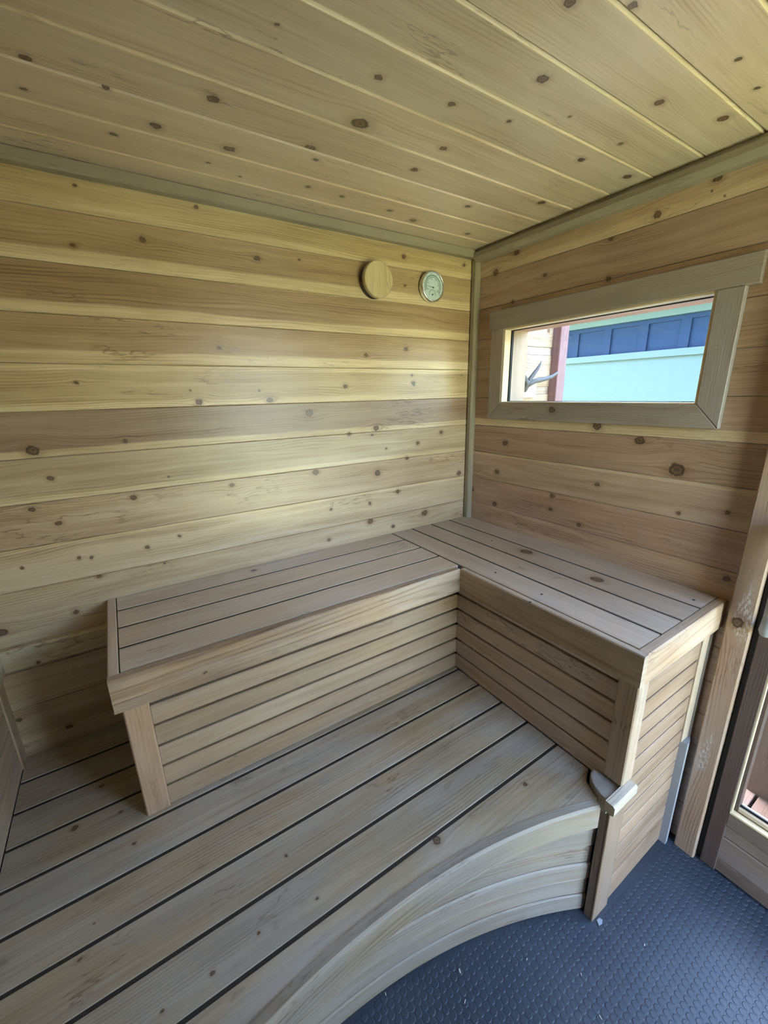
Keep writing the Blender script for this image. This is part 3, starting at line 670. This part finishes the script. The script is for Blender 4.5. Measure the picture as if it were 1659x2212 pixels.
# faces
SZ = [ZFa-.002, -0.160, -0.241, -0.322, -0.404, -0.486, ZP]
for i in range(6):
    t = SZ[i] - (0.0045 if i else 0); b_ = SZ[i+1] + (0.0045 if i < 5 else 0.001)
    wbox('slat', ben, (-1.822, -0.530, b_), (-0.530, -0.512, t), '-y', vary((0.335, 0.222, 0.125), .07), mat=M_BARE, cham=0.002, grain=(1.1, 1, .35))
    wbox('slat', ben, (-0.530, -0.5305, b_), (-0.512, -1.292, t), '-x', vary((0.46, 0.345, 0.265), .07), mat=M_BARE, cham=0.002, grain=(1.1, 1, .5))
for sx in SX[:3]: boxes('gap_shade_strip', ben, [((sx-g-.001, -0.003, -0.026), (sx+g+.001, -1.338, -0.0018))], M_DARK)  # near-black strips just below the seat paint the shade of its gaps
for sy in SY[:3]: boxes('gap_shade_strip', ben, [((-1.872, sy-g-.001, -0.026), (-0.556, sy+g+.001, -0.0018))], M_DARK)
boxes('gap_shade_strip', ben, [((-0.5560, -0.003, -0.026), (-0.5445, -0.560, -0.0018))], M_DARK)
boxes('gap_shade_sheet', ben, [((-1.874, -0.003, -0.034), (XR-.003, -0.558, -0.0285)), ((-0.548, -0.56, -0.034), (XR-.003, -1.338, -0.0285))], M_DARK)  # dark sheet added below the seat so its gaps look shaded
boxes('backing', ben, [((-1.86, -0.511, ZP+.001), (-0.50, -0.505, ZFa)), ((-0.511, -0.50, ZP+.001), (-0.505, -1.30, ZFa)), ((-0.50, -1.318, -1.165), (XR-.01, -1.312, ZFa))], M_DARK)
wbox('post', ben, (-1.893, -0.536, ZP+.0005), (-1.823, -0.490, ZFa), '-y', (0.41, 0.26, 0.155), mat=M_BARE, cham=0.003, grain=(1, .8, .2))
wbox('post', ben, (-0.541, -1.294, -0.5285), (-0.477, -1.358, ZFa), '-x', (0.37, 0.27, 0.185), mat=M_BARE, cham=0.003, grain=(1.1, .7, .5))
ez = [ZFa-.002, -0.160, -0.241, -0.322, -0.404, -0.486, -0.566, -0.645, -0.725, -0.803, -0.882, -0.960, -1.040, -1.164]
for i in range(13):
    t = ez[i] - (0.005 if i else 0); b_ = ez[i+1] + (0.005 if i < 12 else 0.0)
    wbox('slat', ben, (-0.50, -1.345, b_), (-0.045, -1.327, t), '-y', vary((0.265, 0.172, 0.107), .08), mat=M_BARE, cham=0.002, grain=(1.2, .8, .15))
wbox('corner_strip', ben, (-0.052, -1.352, -0.625), (0.004, -1.330, ZFa), '-y', (0.43, 0.33, 0.23), mat=M_BARE, cham=0.002, grain=(1, 1, .2))
wbox('corner_strip', ben, (0.005, -1.357, -0.625), (XR-.002, -1.330, ZFa), '-y', (0.36, 0.34, 0.31), mat=M_BARE, cham=0.002, grain=(.8, 1, .6))
bm = bmesh.new(); A_ = []; B_ = []
for k in range(9):
    a = math.pi*(0.0+0.5*k/8)
    px, py = -0.050+0.079*math.sin(a), -1.372+0.042*(1-math.cos(a))
    A_.append(bm.verts.new(V(px, py, -1.165))); B_.append(bm.verts.new(V(px, py, -0.622)))
A_ += [bm.verts.new(V(-0.050, -1.33, -1.165))]; B_ += [bm.verts.new(V(-0.050, -1.33, -0.622))]
for k in range(len(A_)): bm.faces.new([A_[k], A_[(k+1) % len(A_)], B_[(k+1) % len(A_)], B_[k]])
bm.faces.new(A_[::-1]); bm.faces.new(B_)
link('quarter_round', bm, M_GREYM, ben)['label'] = 'pale grey quarter-round moulding on lower corner'
# end post, its cap and the rounded tongue
wbox('leg', ben, (-0.574, -1.353, -1.165), (-0.472, -1.3455, -0.572), '-y', (0.25, 0.17, 0.11), mat=M_BARE, cham=0.002, grain=(1.2, .7, .3))
wbox('leg', ben, (-0.5735, -1.345, -1.165), (-0.5005, -1.318, -0.572), '-x', (0.28, 0.20, 0.15), mat=M_BARE, cham=0.002, grain=(1.2, .7, .3))
tp = [(-0.505, -1.270), (-0.520, -1.262), (-0.539, -1.257), (-0.556, -1.260), (-0.570, -1.267), (-0.582, -1.277), (-0.592, -1.289), (-0.601, -1.304), (-0.608, -1.318), (-0.611, -1.331), (-0.6125, -1.342), (-0.6125, -1.353), (-0.50, -1.353)]
prism('rounded_tongue', ben, tp, -0.600, -0.540, (0.34, 0.30, 0.26), mat=M_BARE, cham=0.006, grain=(.9, .6, .6))
wbox('cap', ben, (-0.632, -1.386, -0.568), (-0.490, -1.3545, -0.527), '-y', (0.46, 0.39, 0.30), mat=M_BARE, cham=0.005, grain=(1.1, .7, .4))
for u, x, y in ((0, -0.478, -0.708), (1, -0.487, -0.95), (2, -0.5735, -0.965), (3, -0.07, -1.30), (4, -0.19, -0.42)):
    bm = bmesh.new(); lathe(bm, [(0, 0.0012), (0.0035, 0.0010), (0.0042, 0.0)], 10, Matrix.Translation(V(x, y, 0)))
    link('screw', bm, M_STEEL, ben)

# ---------------------------------------------------------------- slatted bench front and ledger at far left
lb = empty('side_bench', V(-2.28, -0.5, -0.565), label='slatted grey-brown bench front at the left edge, standing on the lower planks', cat='bench')
lz = [-0.185, -0.225, -0.303, -0.380, -0.466, ZP]
for i in range(5):
    t = lz[i] - .003; b_ = lz[i+1] + (.003 if i < 4 else .001)
    wbox('slat', lb, (-2.270, -0.070, b_), (-2.288, -1.30, t), '+x', vary(T_SLAT, .07), mat=M_BARE, cham=0.002, grain=(1.1, 1, .5))
wbox('corner_stile', lb, (-2.266, 0, ZP+.001), (-2.29, -0.069, -0.183), '+x', vary(T_SLAT), mat=M_BARE, cham=0.003, grain=(1, 1, .5))
wbox('top_rail', lb, (-2.243, -0.034, -0.182), (-2.299, -1.30, -0.095), '+x', (0.40, 0.33, 0.22), mat=M_BARE, cham=0.006, grain=(.9, 1, .3))
led = wbox('ledger', None, (-2.299, -0.032, -0.182), (-1.909, 0, -0.095), '-y', (0.50, 0.42, 0.27), mat=M_BARE, cham=0.006, grain=(.9, .7, .2), knots=[(0.12, 0.012, .004)])
tag(led, 'pale cedar ledger rail fixed to the wall left of the corner bench', 'rail')

# ---------------------------------------------------------------- vent cover and thermometer on the back wall
vent = empty('vent_cover', V(-0.624, 0, 1.268), label='round pale wooden vent cover on the back wall, left of the dial', cat='vent')
Mv = Matrix.Translation(V(-0.630, 0, 1.268)) @ Matrix.Rotation(math.pi/2, 4, 'X')
bm = bmesh.new(); lathe(bm, [(0, 0.0), (0.060, 0.0), (0.060, 0.024), (0, 0.024)], 48, Mv); link('collar', bm, M_BLACK, vent)
bm = bmesh.new(); uvl = bm.loops.layers.uv.new('UVMap')
lathe(bm, [(0, 0.024), (0.060, 0.024), (0.0625, 0.027), (0.0625, 0.042), (0.060, 0.0448), (0.0585, 0.045), (0, 0.045)], 64, Mv)
for f in bm.faces:
    for lp in f.loops: lp[uvl].uv = (lp.vert.co.z - V(0, 0, 1.2).z, lp.vert.co.x - (-0.72)*S)
o = link('disc', bm, M_WOOD, vent); wood_props(o, (0.56, 0.46, 0.25), grain=(.75, .45, 0), seed=4.2)
bm = bmesh.new(); lathe(bm, [(0, 0.0015), (0.0022, 0.0012), (0.0025, 0)], 10, Matrix.Translation(V(-0.630, 0, 1.268) + Vector((-0.060, -0.012, -0.012))) @ Matrix.Rotation(-math.pi/2, 4, 'Y'))
link('screw', bm, M_CHROME, vent)

th = empty('thermometer', V(-0.292, 0, 1.278), label='round chrome-rimmed thermometer dial on the back wall near the corner', cat='thermometer')
Mt = Matrix.Translation(V(-0.290, -0.001, 1.279)) @ Matrix.Rotation(math.pi/2, 4, 'X')
bm = bmesh.new(); lathe(bm, [(0, 0.0), (0.054, 0.0), (0.0575, 0.006), (0.0580, 0.020), (0.0570, 0.0255), (0.0545, 0.0275), (0.0525, 0.0265), (0.0520, 0.0215), (0, 0.0215)], 64, Mt)
link('case', bm, M_CHROME, th, smooth=False)
for p in th.children[0].data.polygons: p.use_smooth = len(p.vertices) == 4
bm = bmesh.new(); lathe(bm, [(0.0522, 0.0216), (0, 0.0217)], 64, Mt); link('dial', bm, M_DIAL, th)
def ring_arc(bm, r, w, a0, a1, cx=0, cy=0, h=0.0221, n=48):
    q = []
    for i in range(n+1):
        a = a0 + (a1-a0)*i/n
        q.append([bm.verts.new(Mt @ Vector((cx+s*math.cos(a), cy+s*math.sin(a), h))) for s in (r-w/2, r+w/2)])
    for i in range(n): bm.faces.new([q[i][0], q[i][1], q[i+1][1], q[i+1][0]])
R_ = math.radians
bm = bmesh.new()
ring_arc(bm, 0.0400, 0.0024, R_(-38), R_(205)); ring_arc(bm, 0.0335, 0.0017, R_(-38), R_(205))
ring_arc(bm, 0.0165, 0.0015, R_(-20), R_(200), -0.002, -0.029)
for i in range(37):
    a = R_(-38 + 243*i/36); l = 0.0022 if i % 6 else 0.0035
    d = Vector((math.cos(a), math.sin(a), 0)); t = Vector((-d.y, d.x, 0))*0.00035
    vs = [d*0.0412+t, d*(0.0412+l)+t, d*(0.0412+l)-t, d*0.0412-t]
    bm.faces.new([bm.verts.new(Mt @ Vector((v.x, v.y, 0.0222))) for v in vs])
link('scale_rings', bm, M_INK, th)
def needle(a, l, w, cx, cy, hub, h):
    bm = bmesh.new(); d = Vector((math.cos(a), math.sin(a), 0)); t = Vector((-d.y, d.x, 0)); c = Vector((cx, cy, h))
    vs = [c + t*w, c + d*l + t*w*0.35, c + d*l - t*w*0.35, c - t*w]
    lo = [bm.verts.new(Mt @ v) for v in vs]; hi = [bm.verts.new(Mt @ (v + Vector((0, 0, 0.0006)))) for v in vs]
    bm.faces.new(lo[::-1]); bm.faces.new(hi)
    for i in range(4): bm.faces.new([lo[i], lo[(i+1) % 4], hi[(i+1) % 4], hi[i]])
    lathe(bm, [(hub, 0), (hub, 0.0012), (0, 0.0014)], 16, Mt @ Matrix.Translation(c))
    return bm
link('temperature_needle', needle(R_(172), 0.036, 0.0009, 0.002, -0.004, 0.0032, 0.0226), M_INK, th)
link('humidity_needle', needle(R_(35), 0.017, 0.0007, -0.002, -0.031, 0.0030, 0.0226), M_INK, th)
def numerals(name, items, size, parent, Mx, mat):
    bm = bmesh.new()
    for txt, x, y in items:
        cu = bpy.data.curves.new('n', 'FONT'); cu.body = txt; cu.size = size; cu.align_x = 'CENTER'; cu.align_y = 'CENTER'; cu.resolution_u = 2
        to = bpy.data.objects.new('n', cu); me = to.to_mesh()
        b2 = bmesh.new(); b2.from_mesh(me)
        vm = [bm.verts.new(Mx @ Vector((v.co.x + x, v.co.y + y, 0.0223))) for v in b2.verts]
        b2.verts.index_update()
        for f in b2.faces: bm.faces.new([vm[v.index] for v in f.verts])
        b2.free(); to.to_mesh_clear(); bpy.data.objects.remove(to); bpy.data.curves.remove(cu)
    return link(name, bm, mat, parent, recalc=False)
it = [(str(20*i), 0.0470*math.cos(R_(205-243*i/7)), 0.0470*math.sin(R_(205-243*i/7))) for i in range(8)]
it += [(str(v), 0.0275*math.cos(R_(205-243*i/5)), 0.0275*math.sin(R_(205-243*i/5))) for i, v in enumerate((80, 120, 160, 200, 240, 280))]
numerals('numerals', it, 0.0062, th, Mt, M_INK)
bm = bmesh.new(); lathe(bm, [(0.0524, 0.0243), (0, 0.0246)], 64, Mt); link('glass_cover', bm, M_GLASS, th, smooth=True)

# ---------------------------------------------------------------- shavings on the floor
SHV = (((-.871, -.950, .012, .003, 1.2), 'pale wood shaving on the blue floor in front of the curved skirt, widest of them'),
    ((-.388, -1.204, .007, .002, .4), 'pale wood shaving on the blue floor furthest to the right'),
    ((-.598, -1.140, .008, .0015, 1.0), 'thin wood shaving on the blue floor right of the middle'),
    ((-.901, -1.002, .010, .0015, .5), 'slanting thin wood shaving on the blue floor near the bottom edge'),
    ((-.632, -1.215, .011, .0016, 1.3), 'upright sliver of wood shaving lowest on the blue floor'),
    ((-.696, -1.037, .008, .0015, .2), 'thin wood shaving in the middle of the blue floor'),
    ((-1.068, -.874, .008, .002, 1.3), 'short wood shaving on the blue floor furthest to the left, beside the skirt'))
for (x, y, l, w, a), lab in SHV:
    bm = bmesh.new(); r = bmesh.ops.create_cube(bm, size=1.0)
    for v in r['verts']: v.co = Vector((v.co.x*l*(0.6 if v.co.y > 0 else 1), v.co.y*w, v.co.z*0.0009 + 0.0012 + 0.0006*abs(v.co.x)))
    tag(link('wood_shaving', bm, M_CHIP, None, Matrix.Translation(Vector((x, y, 0))) @ Matrix.Rotation(a, 4, 'Z')), lab, 'shaving', 'wood shavings on the floor')
bm = bmesh.new(); pts = [(-.011, -.004), (.002, -.007), (.012, -.002), (.008, .006), (-.004, .007)]
t_ = [bm.verts.new((x, y, 0.0022)) for x, y in pts]; b_ = [bm.verts.new((x, y, 0.0006)) for x, y in pts]
bm.faces.new(t_); bm.faces.new(b_[::-1])
for i in range(5): bm.faces.new([t_[i], b_[i], b_[(i+1) % 5], t_[(i+1) % 5]])
tag(link('rubber_flake', bm, plain('dusty_flake', (0.25, 0.29, 0.34), 0.7), None, Matrix.Translation((-.443, -1.102, 0))), 'flat grey flake on the floor beside the bench leg', 'flake')

# ---------------------------------------------------------------- outside
added_ground = boxes('added_dark_ground', None, [((1.2, 30, -1.52), (4.4, -30, -1.49))], plain('bounce_cutting_ground', (0.05, 0.05, 0.055), 0.9, var=0.2, scale=20), 'structure'); added_ground.name = 'floor_added_ground'  # unseen dark ground, added to cut light bounced onto the house
lawn = boxes('lawn', None, [((-30, 30, -1.60), (30, -30, -1.50))], M_GRASS, 'structure'); lawn.name = 'floor_lawn'
tag(lawn, label='green lawn round the cabin')
pw = empty('porch_wall', V(0.45, 0, -1.5), label='cedar-clad porch wall outside the window, carrying the antler', cat='wall', kind='structure')
for i in range(-11, 4):
    z0 = 0.982 + i*0.245; z1 = z0 + 0.245
    kk = [(0.43, 0.10*S, .010)] if i == 0 else []
    wbox('cladding_board', pw, (0.17, 0.0, max(z0+.048, -1.5)), (0.78, 0.02, z1-.002), '-y', vary(T_PORCH, .06), mat=M_BARE, cham=0.002, grain=(1.2, .5, .2), knots=kk)
    if z0 > -1.5: wbox('cladding_board', pw, (0.17, 0.005, z0), (0.78, 0.02, z0+.047), '-y', (0.37, 0.28, 0.21), mat=M_BARE, cham=0.001, grain=(1.4, .8, .4))
boxes('sheathing', pw, [((0.17, 0.021, -1.5), (0.80, 0.10, 1.6))], M_SHEATH)
pp = wbox('porch_post', None, (0.752, -0.062, -1.5), (0.835, 0.0, 1.75), '-y', T_RED, mat=M_BARE, cham=0.003, grain=(1.3, .8, .5))
tag(pp, 'dark red porch post seen through the window beside the antler', 'post')
pq = wbox('mounting_plaque', None, (0.41, -0.022, 0.717), (0.60, -0.001, 0.87), '-y', T_PALE, mat=M_BARE, cham=0.003, along='z')
tag(pq, 'pale board plaque on the porch wall under the antler', 'plaque')
ant = empty('antler', V(0.432, -0.03, 0.74), label='weathered grey forked antler on porch wall, seen through window', cat='antler')
bm = bmesh.new()
def tine(pts, r): tube_pts(bm, [V(*p) for p in pts], r, 12)
tine([(.432, -.052, .762), (.430, -.062, .776), (.429, -.076, .800), (.429, -.082, .822)], [.017, .0185, .017, .013])
tine([(.431, -.078, .795), (.414, -.082, .818), (.392, -.085, .842), (.366, -.088, .856), (.335, -.09, .868)], [.014, .0125, .0115, .010, .007])
tine([(.430, -.079, .800), (.446, -.084, .826), (.472, -.090, .858), (.499, -.094, .888), (.517, -.096, .912), (.528, -.096, .934)], [.013, .0115, .010, .008, .006, .002])
tine([(.430, -.076, .792), (.452, -.086, .804), (.482, -.098, .817), (.528, -.104, .824), (.574, -.106, .830), (.632, -.105, .843), (.672, -.102, .858), (.700, -.10, .873)], [.015, .0135, .0125, .0115, .0105, .009, .007, .003])
link('beam_and_tines', bm, M_BONE, ant, smooth=True)
bm = bmesh.new(); tube_pts(bm, [V(.431, -.038, .722), V(.432, -.042, .738), V(.432, -.050, .756), V(.432, -.055, .768)], [.010, .0145, .0165, .015], 14)
link('skull_plate', bm, M_SKULL, ant, smooth=True)

deck = empty('porch_deck', V(0.4, -1.4, -1.2), label='reddish-brown plank porch deck outside the glass door', cat='deck')
for i in range(-11, 12):
    y0 = -1.512 - i*0.135
    if y0 > -0.02: continue
    wbox('deck_plank', deck, (0.17, y0, -1.235), (0.612, y0-.122, -1.20), '+z', vary((0.15, 0.088, 0.068), .08), mat=M_BARE, cham=0.002, along='x', grain=(1, .8, .6))
boxes('joist', deck, [((0.22, -0.05, -1.5), (0.26, -3.0, -1.236)), ((0.55, -0.05, -1.5), (0.59, -3.0, -1.236))], M_DARK)
scr = empty('porch_screen', V(0.63, -1.9, -1.2), label='brown boarded porch half-wall seen through the door glass', cat='screen')
for i in range(7):
    y0 = -1.458 - i*0.135
    wbox('screen_board', scr, (0.614, y0, -1.5), (0.64, y0-.132, -0.25), '-x', vary((0.19, 0.125, 0.08), .06), mat=M_BARE, cham=0.002, grain=(1, .8, .5))
wbox('screen_cap', scr, (0.60, -1.455, -0.25), (0.66, -2.40, -0.225), '-x', (0.22, 0.15, 0.10), mat=M_BARE, cham=0.003)

# neighbouring house
XH = 4.3
hs = empty('neighbour_house', V(XH+1.5, 0.5, -1.5), label='white house with blue-grey panelled band, seen through the window', cat='house')
Y0, Y1 = 6.0, -6.0
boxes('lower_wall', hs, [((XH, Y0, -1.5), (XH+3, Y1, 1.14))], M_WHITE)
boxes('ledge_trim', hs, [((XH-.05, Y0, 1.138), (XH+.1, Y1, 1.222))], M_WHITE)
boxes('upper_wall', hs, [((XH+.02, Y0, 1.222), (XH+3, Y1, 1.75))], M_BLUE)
for k in range(-11, 15):
    yb = 0.715 + k*0.4875
    boxes('batten', hs, [((XH-.004, yb+.055, 1.223), (XH+.0195, yb-.055, 1.56))], M_BLUE)
boxes('panel_rail', hs, [((XH-.005, Y0, 1.56), (XH+.0195, Y1, 1.615))], M_BLUE)
boxes('frieze', hs, [((XH-.06, Y0, 1.615), (XH+.02, Y1, 1.85))], M_WHITE)
boxes('widened_eave', hs, [((XH-.80, Y0+.2, 1.85), (XH+3.2, Y1-.2, 1.93))], M_WHITE)  # unseen overhang, made wide to shade the house front
bm = bmesh.new()
a_ = [V(XH-.82, Y0+.25, 1.93), V(XH+1.6, Y0+.25, 2.75), V(XH+3.3, Y0+.25, 1.93)]; c_ = [V(XH-.82, Y1-.25, 1.93), V(XH+1.6, Y1-.25, 2.75), V(XH+3.3, Y1-.25, 1.93)]
va = [bm.verts.new(p) for p in a_]; vc = [bm.verts.new(p) for p in c_]
bm.faces.new(va); bm.faces.new(vc[::-1])
for i in range(3): bm.faces.new([va[i], vc[i], vc[(i+1) % 3], va[(i+1) % 3]])
link('roof', bm, M_ROOF, hs)
